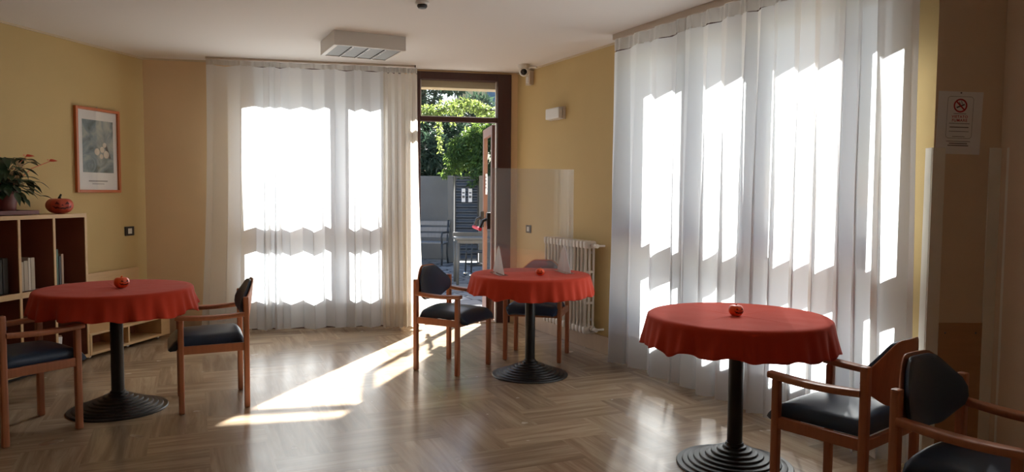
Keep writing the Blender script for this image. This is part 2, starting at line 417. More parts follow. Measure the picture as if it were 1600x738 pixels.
window('window_2', RW, 1.80, 4.46, [(1.90, 2.66), (2.80, 3.27), (3.41, 3.98), (4.08, 4.34)])

# the garden door: frame, transom light, leaf opened outwards
door = bpy.data.objects.new('door_1', None); C.objects.link(door); struct(door)
mb = MB()
GL, GR = 2.612, 3.41
wbox(mb, BW, DA, GL, -.09, .02, 0, 2.60, .004); wbox(mb, BW, GR, DB, -.09, .02, 0, 2.60, .004)
wbox(mb, BW, GL, GR, -.09, .02, 2.525, 2.60, .004); wbox(mb, BW, GL, GR, -.075, .01, 2.10, 2.15, .004)
mb.build('door_frame', M['frame'], door)
mb = MB(); wbox(mb, BW, GL-.0, GL+.012, -.06, -.03, 2.15, 2.525); wbox(mb, BW, GR-.012, GR, -.06, -.03, 2.15, 2.525); wbox(mb, BW, GR-.012, GR-.002, -.05, .0, 0, 2.10)
wbox(mb, BW, GL, GR, -.06, -.03, 2.15, 2.158); mb.build('glazing_bead', M['white_plastic'], door)
mb = MB(); mb.quad(BW.p(GL, -.045, 2.15), BW.p(GR, -.045, 2.15), BW.p(GR, -.045, 2.525), BW.p(GL, -.045, 2.525)); mb.build('transom_pane', M['glass'], door)
mb = MB(); wbox(mb, BW, GL, GR, -TH-.02, .0, -.02, .008); mb.build('threshold', M['skirting'], door)
hinge = BW.p(GR-.015, -.10, 0); tip = Vector((-.322, 8.60, 0))
LF = Wall((hinge.x, hinge.y), (tip.x, tip.y))    # n of this frame points towards +x (outer face), -n is seen from the room
mb = MB(); L = LF.L
wbox(mb, LF, 0, .09, -.022, .022, .02, 2.09, .003); wbox(mb, LF, L-.09, L, -.022, .022, .02, 2.09, .003)
wbox(mb, LF, .09, L-.09, -.022, .022, 1.99, 2.09, .003); wbox(mb, LF, .09, L-.09, -.022, .022, .02, .22, .003)
M['leafpaint'] = mat('weathered_brown_paint', (.20, .10, .075), .5, var=((40, 40, 3), .2))
leaf = mb.build('door_leaf', M['leafpaint'], door)
mb = MB(); mb.quad(LF.p(.09, 0, .22), LF.p(L-.09, 0, .22), LF.p(L-.09, 0, 1.99), LF.p(.09, 0, 1.99)); mb.build('leaf_pane', M['glass'], leaf)
mb = MB()
sg = -1 if LF.n.x > 0 else 1
for a in (.12, L-.10): mb.tube([LF.p(a, sg*.02, 1.10), LF.p(a, sg*.10, 1.07), LF.p(a, sg*.13, .98)], .018, 8)
wbox(mb, LF, L-.13, L-.06, sg*.022, sg*.06, .98, 1.16, .006); wbox(mb, LF, .08, .15, sg*.022, sg*.06, .98, 1.16, .006)
mb.build('push_bar_arm', M['black'], leaf)
mb = MB(); mb.tube([LF.p(.10, sg*.13, .98), LF.p(L-.04, sg*.13, .98)], .019, 10); mb.build('push_bar', M['redbar'], leaf)

# ------------------------------------------------------------------ curtains
def fold_curtain(name, W, s0, s1, off, z0, z1, lab, cat, m, period, amp, seed, tape=.08, flare=(0, 0), nz=26, lean=0.0, hem=.24):
    root = thing(name, lab, cat, W.p((s0+s1)/2, off, 0))
    inv = Matrix.Translation(-root.location)
    rnd = random.Random(seed)
    n = max(2, int((s1-s0)/period)); cells = []
    ws = [rnd.uniform(.55, 1.5) for _ in range(n)]; tot = sum(ws); acc = 0
    am = [rnd.uniform(.55, 1.25) for _ in range(n)]
    bounds = [0]
    for x in ws: acc += x/tot; bounds.append(acc)
    per = 26; nu = n*per
    def prof(u, z):
        # which fold
        fi = min(n-1, int(u*n)); fr = u*n-fi
        us = bounds[fi]+(bounds[fi+1]-bounds[fi])*fr
        t = (z1-z)/(z1-z0)
        A = amp*(.35+.65*min(1, t*2.2))*(am[fi]*(1-fr)+am[(fi+1) % n]*fr)
        ph = 2*math.pi*fr
        wob = noise.noise(Vector((us*4, z*.55, seed*7.1)))
        wob2 = noise.noise(Vector((us*11, z*1.1, seed*3.7+5)))
        s = s0+(s1-s0)*us+ .30*period*min(1, .3+t)*math.sin(2*ph)*.42
        s += (.035*wob)*t + lean*t*us
        o = off + A*math.sin(ph+1.3*wob*t) + .014*wob2*t + .018*wob*t
        # flares towards the floor at the two ends
        s += -flare[0]*t*t*max(0, 1-us*4) + flare[1]*t*t*max(0, us*4-3)
        return s, o
    def fn(i, j):
        z = z1-tape-(z1-tape-z0)*j
        s, o = prof(i, z); return inv @ W.p(s, o, z+.008*math.sin(i*37+seed))
    mb = MB(); mb.grid(fn, nu, nz); mb.build('voile_panel', m, root, smooth=True)
    mb = MB()
    def ft(i, j):
        z = z1-tape*j
        s, o = prof(i, z1-tape)
        return inv @ W.p(s, o+.010*math.sin(i*n*6.283*3)*(math.sin(math.pi*j)*.5+.5), z)
    mb.grid(ft, nu, 4); mb.build('heading_tape', M['tape'], root, smooth=True)
    # hem: a doubled band of cloth along the bottom
    mb = MB()
    def fh(i, j):
        z = z0+hem-(hem)*j
        s, o = prof(i, z); return inv @ W.p(s, o-.003, z+.008*math.sin(i*37+seed)+.001)
    mb.grid(fh, nu, 5); mb.build('hem', m, root, smooth=True)
    return root
fold_curtain('voile_curtain', BW, .60, 2.25, .195, .035, 2.600, 'wide white voile curtain across the back window, left of the garden door', 'curtain', M['sheer'], .175, .040, 2, tape=.05, flare=(.07, 0))
fold_curtain('voile_curtain', BW, 2.232, 2.56, .25, .03, 2.585, 'narrow ecru gathered curtain bunched beside the open garden door', 'curtain', M['sheer_beige'], .062, .026, 5, tape=.05, flare=(0, .06))
fold_curtain('voile_curtain', RW, 2.05, 4.62, .18, .035, 2.575, 'tall white voile curtain over the right-hand window, behind the front table', 'curtain', M['sheer'], .17, .044, 23, tape=.09, flare=(.03, .05))
def rail(W, s0, s1, off, z0, z1, lab):
    root = thing('curtain_rail', lab, 'curtain rail', W.p((s0+s1)/2, off, CZ))
    inv = Matrix.Translation(-root.location)
    mb = MB(); mb.box(((s0+s1)/2, off, (z0+z1)/2), (s1-s0, .03, z1-z0), mtx=inv @ W.m, bevel=.003); mb.build('track', M['beige_plastic'], root)
    mb = MB(); mb.box((s1+.004, off, (z0+z1)/2), (.008, .034, z1-z0+.004), mtx=inv @ W.m); mb.build('end_cap', M['black'], root)
rail(BW, .60, 2.54, .215, 2.602, CZ, 'white ceiling track carrying the two back curtains')
rail(RW, 2.04, 4.62, .18, 2.577, CZ, 'white ceiling track carrying the right-hand curtain')

# ------------------------------------------------------------------ armchair
def make_chair(label):
    t = thing('armchair', label, 'chair', group='wooden armchairs around the round tables')
    w_, d_ = .225, .19; th = .036
    for sx in (-1, 1):
        mb = MB(); mb.box((sx*w_, -d_, .291), (th, .034, .582), bevel=.009); mb.build('leg', M['wood'], t)
        mb = MB(); mb.box((sx*w_, d_, .353), (th, .034, .706), bevel=.009); mb.build('leg', M['wood'], t)
        # arm: flat board, slightly dipped and widened towards the front
        mb = MB(); n = 14
        def fn(i, j, sx=sx):
            a = i; ang = j*2*math.pi
            y = d_-.012-(2*d_+.020)*a
            wd = .021+.008*math.sin(a*math.pi)+.003*a; hh = .0145
            zc = .597-.010*math.sin(a*math.pi)
            cx, cz = math.cos(ang), math.sin(ang)
            e = lambda v: math.copysign(abs(v)**.45, v)
            return Vector((sx*(w_+.006)+e(cx)*wd, y, zc+e(cz)*hh))
        g = mb.grid(fn, n, 16)
        for k in (0, n):
            try: mb.bm.faces.new(g[k][:-1])
            except ValueError: pass
        bmesh.ops.remove_doubles(mb.bm, verts=mb.bm.verts, dist=1e-5)
        mb.build('armrest', M['wood'], t, smooth=True, autos=50)
        mb = MB(); mb.box((sx*w_, 0, .392), (.024, 2*d_-.03, .05), bevel=.004); mb.build('seat_rail', M['wood'], t)
    for sy in (-1, 1):
        mb = MB(); mb.box((0, sy*d_*.97, .386), (2*w_-.034, .022, .045), bevel=.004); mb.build('seat_rail', M['wood'], t)
    # domed cushion whose front edge rolls down over the rail
    def seat(u, v):
        ang = u*2*math.pi; 
        return None
    mb = MB(); nx, ny = 22, 26
    def top(i, j):
        a = (i-.5)*2; y0, y1 = .175, -.262
        fr = j
        y = y0+(y1-y0)*fr
        hw = .206 if y > -.165 else .206+.012*min(1, (-.165-y)/.05)
        cor = max(0, (abs(a)-.86)/.14)
        x = a*hw
        z = .468+.026*(1-a*a)*math.sin(min(1, max(0, (1-fr)*1.3+.05))*math.pi*.5+.0)
        z -= .032*cor**2*(1-.85*max(0, (fr-.6)/.4))
        if fr > .74: z -= .070*((fr-.74)/.26)**2.4
        if fr < .08: z -= .03*((.08-fr)/.08)**2
        # rounded plan corners
        if fr > .80: x *= 1-.16*((fr-.80)/.20)**3
        return Vector((x, y, z))
    g = mb.grid(top, nx, ny)
    def bot(i, j):
        p = top(i, j); fr = j
        zb = .414 if fr < .82 else .414-.028*math.sin(math.pi*min(1, (fr-.82)/.18*.62))
        return Vector((p.x*.97, p.y+(.012 if fr > .9 else 0), min(zb, p.z-.012)))
    h = mb.grid(bot, nx, ny)
    ring = lambda q: [q[i][0] for i in range(nx+1)]+[q[nx][j] for j in range(1, ny+1)]+[q[i][ny] for i in range(nx-1, -1, -1)]+[q[0][j] for j in range(ny-1, 0, -1)]
    a, b = ring(g), ring(h)
    for k in range(len(a)): mb.bm.faces.new((a[k], a[(k+1) % len(a)], b[(k+1) % len(b)], b[k]))
    mb.build('seat', M['vinyl'], t, smooth=True, autos=60)
    # curved backrest: plywood shell behind, vinyl pad in front
    def outline(a):
        k = min(1, max(0, (abs(a)-.30)/.78)); k = k*k*(3-2*k)
        return .798-.105*k, .528+.068*k
    def shell(off, k, th_):
        mb = MB(); n, m_ = 26, 12
        def f(i, j, side):
            a = (i-.5)*2; a2 = a*k; zt, zb = outline(a)
            zc = (zt+zb)/2; hz = (zt-zb)/2*k*(math.sqrt(max(0, 1-abs(a)**16))*.62+.38)
            z = zc+(j-.5)*2*hz
            x = a2*.214
            y = .166+.055*(1-a*a)+.13*(z-.62)+off
            e = (1-abs(a)**6)*(1-abs((j-.5)*2)**6)
            y += side*th_*(.35+.65*e)/2
            return Vector((x, y, z))
        g = mb.grid(lambda i, j: f(i, j, -1), n, m_); h = mb.grid(lambda i, j: f(i, j, 1), n, m_)
        r = lambda q: [q[i][0] for i in range(n+1)]+[q[n][j] for j in range(1, m_+1)]+[q[i][m_] for i in range(n-1, -1, -1)]+[q[0][j] for j in range(m_-1, 0, -1)]
        a_, b_ = r(g), r(h)
        for q in range(len(a_)): mb.bm.faces.new((a_[q], a_[(q+1) % len(a_)], b_[(q+1) % len(b_)], b_[q]))
        return mb
    br = shell(.012, 1.0, .014).build('backrest', M['wood'], t, smooth=True, autos=60)
    shell(-.007, .94, .030).build('back_pad', M['vinyl'], br, smooth=True, autos=70)
    return t
chairs = [
    (-.458, 5.742, 1.062, 'wooden armchair with navy seat facing right, standing in the sunlight by the open door'),
    (-1.943, 4.753, -1.129, 'wooden armchair right of the left table, its back to the white curtain'),
    (-2.770, 4.141, 2.563, 'wooden armchair at the left picture edge, in front of the bookcase'),
    (.214, 6.152, -.239, 'wooden armchair tucked behind the middle table, beside the radiator'),
    (1.440, 3.132, -2.469, 'wooden armchair seen from behind, facing the front right table and curtain'),
    (1.624, 2.478, .579, 'wooden armchair nearest the camera at lower right, turned away from the tables'),
]
proto = None
for x, y, th, lab in chairs:
    o = make_chair(lab) if proto is None else copy_tree(proto)
    if proto is None: proto = o
    o.location = (x, y, 0); o.rotation_euler = (0, 0, th); o['label'] = lab

# ------------------------------------------------------------------ tables and cloths
def make_table(label):
    t = thing('cafe_table', label, 'table', group='round pedestal tables')
    prof = [(0, 0), (.286, 0), (.287, .006), (.283, .011)]; r, z = .283, .011
    steps = 8
    for k in range(steps):
        r2 = .283-(k+1)*.0285
        prof.append((r2+.004, z+.0008)); z += .0095+.0006*k; prof += [(r2+.001, z-.0015), (r2-.002, z)]
    prof += [(.046, z+.002), (.043, z+.016), (0, z+.016)]
    mb = MB(); mb.lathe(prof, 72); mb.build('pedestal_base', M['iron'], t, smooth=True, autos=35)
    mb = MB(); mb.lathe([(.0375, .08), (.0375, .735), (0, .735)], 32); mb.build('column', M['iron'], t, smooth=True, autos=40)
    mb = MB(); mb.lathe([(0, .733), (.15, .733), (.16, .74), (.424, .74), (.43, .745), (.43, .758), (.424, .762), (0, .762)], 72); mb.build('tabletop', M['tabletop'], t, smooth=True, autos=40)
    return t
def make_cloth(x, y, seed, lab, drop=.145):
    rnd = random.Random(seed); n = 240
    ks = [(k, rnd.uniform(0, 6.28), rnd.uniform(.4, 1)) for k in (5, 8, 11, 14, 17, 21)]
    def wave(a): return sum(w_*math.sin(k*a+p) for k, p, w_ in ks)/2.6
    mb = MB(); z0 = .7645
    def fn(i, j):
        a = i*2*math.pi; v = j
        if v < .5:
            r = .436*v/.5; z = z0+.0025*noise.noise(Vector((math.cos(a)*r*9, math.sin(a)*r*9, seed)))*(1 if r > .02 else 0)
            z = max(z, .7635)
            # fold creases across the top
            cx, cy = math.cos(a)*r, math.sin(a)*r
            z += .0016*max(0, 1-abs(cx*.8+cy*.6)/.006)+.0016*max(0, 1-abs(cy*.8-cx*.6)/.006)
            return Vector((cx, cy, z))
        d = (v-.5)/.5*(drop*(1+.10*wave(a*1.0+.5)+.06*math.sin(2*a+seed)))
        tt = (v-.5)/.5
        wv = wave(a)
        # near the rim the cloth bends over, then hangs with flaring flutes
        rr = .436+min(d, .012)*.6 + .030*tt + .026*tt*tt*wv + .006*tt*math.sin(37*a+seed)
        z = z0-max(0, d-.004)
        return Vector((math.cos(a)*rr, math.sin(a)*rr, z))
    mb.grid(fn, n, 28, closed=True)
    bmesh.ops.remove_doubles(mb.bm, verts=mb.bm.verts, dist=1e-4)
    o = mb.build('tablecloth', M['cloth'], None, smooth=True, loc=(x, y, 0))
    md = o.modifiers.new('thickness', 'SOLIDIFY'); md.thickness = .0015; md.offset = 1
    tag(o, lab, 'tablecloth', 'red round tablecloths'); return o
tabs = [(.142, 5.53, 4, 'black pedestal table by the garden door, under a clear acrylic screen', 'red cloth on the middle table in front of the radiator'),
        (-2.466, 4.575, 9, 'black pedestal table on the left, beside the bookcase', 'red cloth on the left table beside the bookcase'),
        (1.135, 3.68, 15, 'black pedestal table in front of the right-hand curtain, nearest the camera', 'darker looking red cloth on the right table before the tall curtain')]
tp = None
for x, y, sdd, l1, l2 in tabs:
    o = make_table(l1) if tp is None else copy_tree(tp)
    if tp is None: tp = o
    o.location = (x, y, 0); o['label'] = l1
    make_cloth(x, y, sdd, l2)

# ------------------------------------------------------------------ pumpkins
def pumpkin(loc, r, rz, lab, m, group=None, big=False):
    t = thing('jack_o_lantern', lab, 'pumpkin decoration', loc, rz, group)
    mb = MB(); nu, nv = 64, 24; sq = .80 if not big else .68
    def fn(i, j):
        a = i*2*math.pi; b = -math.pi/2+math.pi*j
        rib = 1-.07*abs(math.cos(a*4.5))**.6*math.cos(b)
        rr = r*rib*math.cos(b)**.85 if math.cos(b) > 1e-6 else 0
        z = r*sq*math.sin(b)
        if b > 0: z -= r*.16*max(0, math.sin(b))**8
        return Vector((rr*math.cos(a), rr*math.sin(a), z+r*sq*.97))
    mb.grid(fn, nu, nv, closed=True); bmesh.ops.remove_doubles(mb.bm, verts=mb.bm.verts, dist=r*1e-3)
    body = mb.build('body', m, t, smooth=True)
    # carved features sit just proud of the front (-y) surface
    def surf(ax, bz, out=.015):
        rib = 1-.07*abs(math.cos((ax-math.pi/2)*4.5))**.6*math.cos(bz); rr = r*(rib*math.cos(bz)**.85+out)
        return Vector((rr*math.sin(ax), -rr*math.cos(ax), r*sq*(1+out)*math.sin(bz)+r*sq*.97))
    def feature(name, poly):
        mb = MB(); pts = [surf(a, b, .03) for a, b in poly]; bk = [surf(a, b, -.06) for a, b in poly]
        f = [mb.bm.verts.new(p) for p in pts]; g = [mb.bm.verts.new(p) for p in bk]
        mb.bm.faces.new(f); mb.bm.faces.new(g[::-1])
        for k in range(len(f)): mb.bm.faces.new((f[k], f[(k+1) % len(f)], g[(k+1) % len(g)], g[k]))
        mb.build(name, M['pumpdark'], t)
    for s_ in (-1, 1): feature('eye', [(s_*.18, .12), (s_*.55, .18), (s_*.42, .48)])
    feature('nose', [(-.1, -.02), (.1, -.02), (0, .16)])
    up = [(-.75, .0), (-.5, -.16), (-.35, -.12), (-.2, -.24), (0, -.2), (.2, -.24), (.35, -.12), (.5, -.16), (.75, .0)]
    for k in range(4):
        a0, a1 = up[2*k], up[2*k+2]; mid = up[2*k+1]
        feature('mouth', [a0, mid, a1, ((a1[0]), a1[1]-.2), (mid[0], mid[1]-.24), (a0[0], a0[1]-.2 if k else a0[1]-.02)])
    mb = MB()
    hz = r*sq*1.75
    mb.tube([(0, 0, hz), (r*.03, 0, hz+r*.14), (r*.12, 0, hz+r*(.36 if big else .22))], [r*.14, r*.09, r*.07], 8)
    mb.build('stem', M['stem'] if big else m, t, smooth=True)
    return t
g = 'little orange lanterns on the tables'
pumpkin((.21, 5.42, .766), .035, -.12, 'tiny orange jack-o-lantern on the middle table', M['pump_orange'], g)
pumpkin((-2.42, 4.56, .766), .046, .95, 'tiny orange jack-o-lantern on the left table', M['pump_orange'], g)
pumpkin((1.12, 3.66, .766), .038, .25, 'tiny orange jack-o-lantern on the right table before the tall curtain', M['pump_orange'], g)

# ------------------------------------------------------------------ acrylic screen on the middle table
scr = thing('acrylic_screen', 'clear acrylic sneeze screen standing on the middle table', 'screen', (.155, 5.54, .766), R(17.6))
mb = MB(); mb.box((0, 0, .402), (.655, .004, .77), bevel=.001); mb.build('panel', M['plexi'], scr)
for sx in (-.265, .255):
    mb = MB(); p = [(-.14, .012), (.14, .012), (.03, .19), (0, .215), (-.03, .19)]
    for dx in (-.002,):
        a = [mb.bm.verts.new((sx-.002, y, z)) for y, z in p]; b = [mb.bm.verts.new((sx+.002, y, z)) for y, z in p]
        mb.bm.faces.new(a); mb.bm.faces.new(b[::-1])
        for k in range(5): mb.bm.faces.new((a[k], a[(k+1) % 5], b[(k+1) % 5], b[k]))
    mb.build('support_foot', M['plexi_foot'], scr)
    mb = MB(); mb.box((sx, 0, .006), (.07, .26, .004)); mb.build('base_plate', M['plexi'], scr)

# ------------------------------------------------------------------ bookcase and low unit on the left wall
SF = Wall((-3.560-.0196*0, 5.049), (-3.560+.19588*1.747, 5.049+.98063*1.747))      # front line of the units
def sf_unit(name, lab, cat, s0): 
    o = thing(name, lab, cat, SF.p(s0, 0, 0), SF.ang); return o
# local axes of these units: x along the wall (away from camera), y = -n (towards the wall), origin on the front line
UE = .846; NB = 5; BWd = .312; DEP = .300
bk = sf_unit('bookcase', 'light maple bookcase with dark red-brown interior under the plant', 'bookcase', UE)
X0 = -NB*BWd
ZT, ZM = 1.185, .61
def lbox(mb, x0, x1, y0, y1, z0, z1, bev=.0015): mb.box(((x0+x1)/2, (y0+y1)/2, (z0+z1)/2), (x1-x0, y1-y0, z1-z0), bevel=bev)
mb = MB(); lbox(mb, X0-.011, .011, .008, DEP, ZT-.028, ZT-.002); mb.build('top_board', M['maple'], bk)
mb = MB(); lbox(mb, X0-.011, .011, .008, DEP, .03, .052); mb.build('bottom_board', M['darkwood'], bk)
mb = MB(); lbox(mb, X0, 0, .008, DEP, ZM-.02, ZM+.012); mb.build('shelf', M['darkwood'], bk)
for k in range(NB+1):
    x = -k*BWd; mb = MB(); lbox(mb, x-.010, x+.010, .008, DEP, .052, ZT-.028); mb.build('divider', M['darkwood'], bk)
mb = MB(); lbox(mb, X0, 0, DEP, DEP+.008, .03, ZT-.01); mb.build('back_panel', M['darkwood'], bk)
mb = MB()
lbox(mb, X0-.012, .012, 0, .008, ZT-.03, ZT); lbox(mb, X0-.012, .012, 0, .008, .028, .058); lbox(mb, X0, 0, 0, .0075, ZM-.022, ZM+.020)
for k in range(NB+1): lbox(mb, -k*BWd-.011, -k*BWd+.011, 0, .0079, .05, ZT-.02)
mb.build('edge_banding', M['maple'], bk)
mb = MB(); lbox(mb, X0+.02, -.02, .05, DEP-.02, 0, .03); mb.build('shadow_gap_block', M['black'], bk)  # black block paints in the shadow gap under the bottom board
lo = sf_unit('low_unit', 'low maple open shelf unit with a tall back board, behind the left table', 'shelf unit', UE+.016)
LWd = .985
mb = MB(); lbox(mb, 0, LWd, .0, DEP, .195, .213); mb.build('top_board', M['maple'], lo)
mb = MB(); lbox(mb, 0, LWd, .0, DEP, .035, .055); mb.build('bottom_board', M['maple'], lo)
for x, wd in ((0.012, .024), (.445, .02), (LWd-.06, .12)):
    mb = MB(); lbox(mb, x-wd/2, x+wd/2, .0, DEP, .055, .195); mb.build('divider', M['maple'], lo)
mb = MB(); lbox(mb, .02, LWd-.02, DEP-.02, DEP, .05, .20); mb.build('inner_back', M['darkwood'], lo)
mb = MB(); lbox(mb, 0.0, LWd-.02, DEP, DEP+.018, .05, .655); mb.build('back_board', M['maple'], lo)
for x in (.06, .5, LWd-.09):
    mb = MB(); mb.lathe([(0, -.012), (.016, -.012), (.018, 0), (.016, .012), (0, .012)], 16, c=(x, .07, .019), ax=Vector((0, 1, 0)).to_track_quat('Z', 'Y')); mb.box((x, .07, .033), (.02, .03, .006)); mb.build('caster', M['white_plastic'], lo)
# books, each standing on its board
def book(bay, x, wdt, hgt, dep, m, lab, tilt=0.0, shelf=ZM+.0205, group='books in the bookcase'):
    px = -bay*BWd+x
    o = thing('book', lab, 'book', SF.p(UE, 0, 0)+SF.t*px-SF.n*.05+Vector((0, 0, shelf+(.001 if tilt else 0))), SF.ang, group)
    o.rotation_euler = (0, tilt, SF.ang)
    mb = MB(); mb.box((0, dep/2, hgt/2), (wdt*.8, dep-.006, hgt-.006)); mb.build('pages', M['paper'], o)
    mb = MB(); wd = wdt/2
    mb.box((-wd+.001, dep/2, hgt/2), (.002, dep, hgt)); mb.box((wd-.001, dep/2, hgt/2), (.002, dep, hgt)); mb.box((0, .001, hgt/2), (wdt, .003, hgt), bevel=.001)
    mb.build('cover', m, o)
book(2, .036, .015, .205, .15, M['book_white'], 'thin pale book leaning at the left of the pale row', -.07)
book(2, .062, .030, .215, .17, M['book_cream'], 'thick cream book, second in the pale row')
book(2, .098, .034, .222, .17, M['book_cream'], 'thick cream book with worn spine, third in the pale row')
book(2, .128, .020, .240, .17, M['book_white'], 'tall whitish book, fourth in the pale row')
book(2, .158, .034, .240, .18, M['book_cream'], 'tallest cream book at the right end of the pale row')
book(1, .045, .022, .270, .17, M['book_green'], 'dark green book left of the green pair, in the end bay')
book(1, .072, .020, .285, .17, M['book_green'], 'tallest green book in the end bay')
book(1, .098, .018, .230, .17, M['book_black'], 'black book between the green and the tan one')
book(1, .122, .022, .245, .17, M['book_tan'], 'tan book at the right of the green ones')
for k in range(3): book(3, .14+.048*k, .042, .235+.01*k, .18, M['book_black'], 'black binder in the left bay of the bookcase, partly outside the picture')
bx = thing('paper_box', 'small beige cardboard box with a white sheet in the lower end bay', 'box', SF.p(UE, 0, 0)+SF.t*(-BWd+.09)-SF.n*.10+Vector((0, 0, .0535)), SF.ang)
mb = MB(); mb.box((0, .09, .09), (.12, .18, .18), bevel=.003); mb.build('body', M['book_tan'], bx)
mb = MB(); mb.box((.03, -.003, .095), (.045, .003, .15), rot=Matrix.Rotation(.12, 3, 'Y')); mb.build('sheet', M['paper'], bx)

# plant on the bookcase
def shelf_top(px, dep): return SF.p(UE, 0, 0)+SF.t*px-SF.n*dep+Vector((0, 0, ZT+.0005))
tr = thing('plant_tray', 'dark red-brown wooden tray under the plant pot', 'tray', shelf_top(-.615, .17), SF.ang)
mb = MB(); mb.box((0, 0, .011), (.44, .24, .016), bevel=.003)
mb.build('tray_board', M['pot'], tr)
mb = MB()
for a, b, c, d in ((0, -.118, .44, .008), (0, .118, .44, .008), (-.216, 0, .008, .23), (.216, 0, .008, .23)): mb.box((a, b, .018), (c, d, .03), bevel=.002)
mb.build('tray_rim', M['pot'], tr)
pl = thing('potted_anthurium', 'potted anthurium with dark leaves and small red flowers on the bookcase', 'plant', shelf_top(-.59, .17)+Vector((0, 0, .0195)), SF.ang)
mb = MB(); mb.lathe([(0, 0), (.078, 0), (.082, .01), (.098, .135), (.106, .137), (.107, .155), (.098, .156), (.094, .14), (0, .138)], 40); mb.build('pot', M['pot'], pl, smooth=True, autos=40)
mb = MB(); mb.lathe([(0, .143), (.094, .1405)], 30); mb.build('soil', M['soil'], pl)
rnd = random.Random(12)
stems = MB(); lv = MB(); fl = MB(); sp = MB()
def leafshape(mb, base, d, up, ln, wd, cup=.2):
    d = d.normalized(); s_ = d.cross(up).normalized(); nn = s_.cross(d).normalized(); n = 8; rows = []
    for i in range(n+1):
        t_ = i/n; ww = wd*math.sin(math.pi*min(1, t_**.62))*(1-.25*t_); c = base+d*ln*(t_-.12*(1 if i == 0 else 0))+nn*(-.25*ln*t_*t_)
        rows.append([mb.bm.verts.new(c+s_*ww*k+nn*abs(k)*ww*cup) for k in (-1, -.5, 0, .5, 1)])
    for i in range(n):
        for k in range(4): mb.bm.faces.new((rows[i][k], rows[i][k+1], rows[i+1][k+1], rows[i+1][k]))
for k in range(105):
    a = rnd.uniform(0, 6.283); rr = rnd.uniform(.04, .27); hz = rnd.uniform(.0, .27)-.45*max(0, rr-.16)
    b0 = Vector((rnd.uniform(-.03, .03), rnd.uniform(-.03, .03), .14)); tip = Vector((math.cos(a)*rr, math.sin(a)*rr*.75, .14+hz))
    if tip.y > .12: tip.y = .12
    mid = (b0+tip)/2+Vector((0, 0, .06)); stems.tube([b0, mid, tip], .0022, 5)
    d = Vector((math.cos(a), math.sin(a), rnd.uniform(-1.2, .1))); leafshape(lv, tip, d, Vector((0, 0, 1)), rnd.uniform(.07, .11), rnd.uniform(.024, .040))
for v in lv.bm.verts: v.co.y = min(v.co.y, .145)
lv.build('foliage', M['leafdark'], pl, smooth=True); stems.build('stems', M['leafdark'], pl, smooth=True)
for tip in (Vector((.16, -.06, .41)), Vector((.385, -.05, .385)), Vector((-.12, -.05, .40))):
    s2 = MB(); s2.tube([(.01, 0, .14), ((tip.x)*.6, tip.y*.6, .14+(tip.z-.14)*.75), tip], .0024, 6); 
    f = MB(); leafshape(f, tip, Vector((.8, -.3, .25)), Vector((0, -.6, 1)), .06, .022); leafshape(f, tip, Vector((-.7, -.2, .3)), Vector((0, -.6, 1)), .04, .016)
    o = f.build('flower', M['flower'], pl, smooth=True); s2.build('flower_stem', M['flower'], o, smooth=True)
cf = MB()
for k in range(70):
    v = Vector((rnd.gauss(0, 1), rnd.gauss(0, 1), rnd.gauss(0, 1))).normalized(); c = Vector((-.02, -.12, .31))+Vector((v.x*.055, v.y*.05, v.z*.05))
    leafshape(cf, c, v+Vector((rnd.uniform(-.6, .6), 0, rnd.uniform(-.6, .6))), Vector((.3, .2, 1)), .03, .011)
cf.build('cream_flower_head', M['creamflower'], pl, smooth=True)
pumpkin(shelf_top(-.125, .12), .098, .75, 'large red-orange jack-o-lantern with dark stem on the bookcase', M['pump_red'], None, True)

# ------------------------------------------------------------------ framed print
fs0, fs1, fz0, fz1 = .668, 1.180, 1.350, 2.078
fr = thing('framed_print', 'orange wood framed misty blue-grey print on the yellow left wall', 'picture', LW.p((fs0+fs1)/2, 0, fz0), LW.ang)
fw, fh = fs1-fs0, fz1-fz0
mb = MB(); b = .024
for c, d in (((-fw/2+b/2, 0, fh/2), (b, .026, fh)), ((fw/2-b/2, 0, fh/2), (b, .026, fh)), ((0, 0, b/2), (fw-2*b, .026, b)), ((0, 0, fh-b/2), (fw-2*b, .026, b))):
    mb.box((c[0], -.016, c[2]), d, bevel=.003)
mb.build('frame', M['orange_frame'], fr)
mb = MB(); mb.box((0, -.008, fh/2), (fw-2*b+.004, .004, fh-2*b+.004)); mt = mb.build('mount', M['paper'], fr)
mb = MB(); mb.box((.006, -.0112, fh/2+.035), (fw*.70, .001, fh*.62)); pr_ = mb.build('print', M['print'], fr)
mb = MB()
for dx, dz, r_, sq in ((-.02, -.03, .030, .8), (.04, -.01, .026, .9), (.09, -.05, .034, .7), (.03, -.07, .022, .9), (.07, .03, .022, .7)):
    mb.lathe([(0, 0), (r_, 0), (r_*.9, .0006), (0, .0008)], 20, c=(dx+.01, -.0125, fh/2+.02+dz), ax=Vector((0, -1, 0)).to_track_quat('Z', 'Y'))
mb.build('pale_shapes', M['book_white'], pr_)
mb = MB(); mb.quad((.10, -.0130, fh/2+.06), (.155, -.0130, fh/2-.06), (.13, -.0130, fh/2-.07), (.085, -.0130, fh/2+.03)); mb.build('dark_shape', M['greyink'], pr_)
mb = MB(); mb.box((0, -.0105, .10), (.22, .0008, .010)); mb.box((0, -.0105, .075), (.14, .0008, .006)); mb.build('caption_line', M['benchwood'], mt)
mb = MB(); mb.quad((-fw/2+b, -.020, b), (fw/2-b, -.020, b), (fw/2-b, -.020, fh-b), (-fw/2+b, -.020, fh-b)); mb.build('glass', M['picglass'], fr)
mb = MB(); mb.tube([(0, -.012, fh-.002), (0, -.012, fh+.014)], .004, 8); mb.build('hanger', M['beige_plastic'], fr)

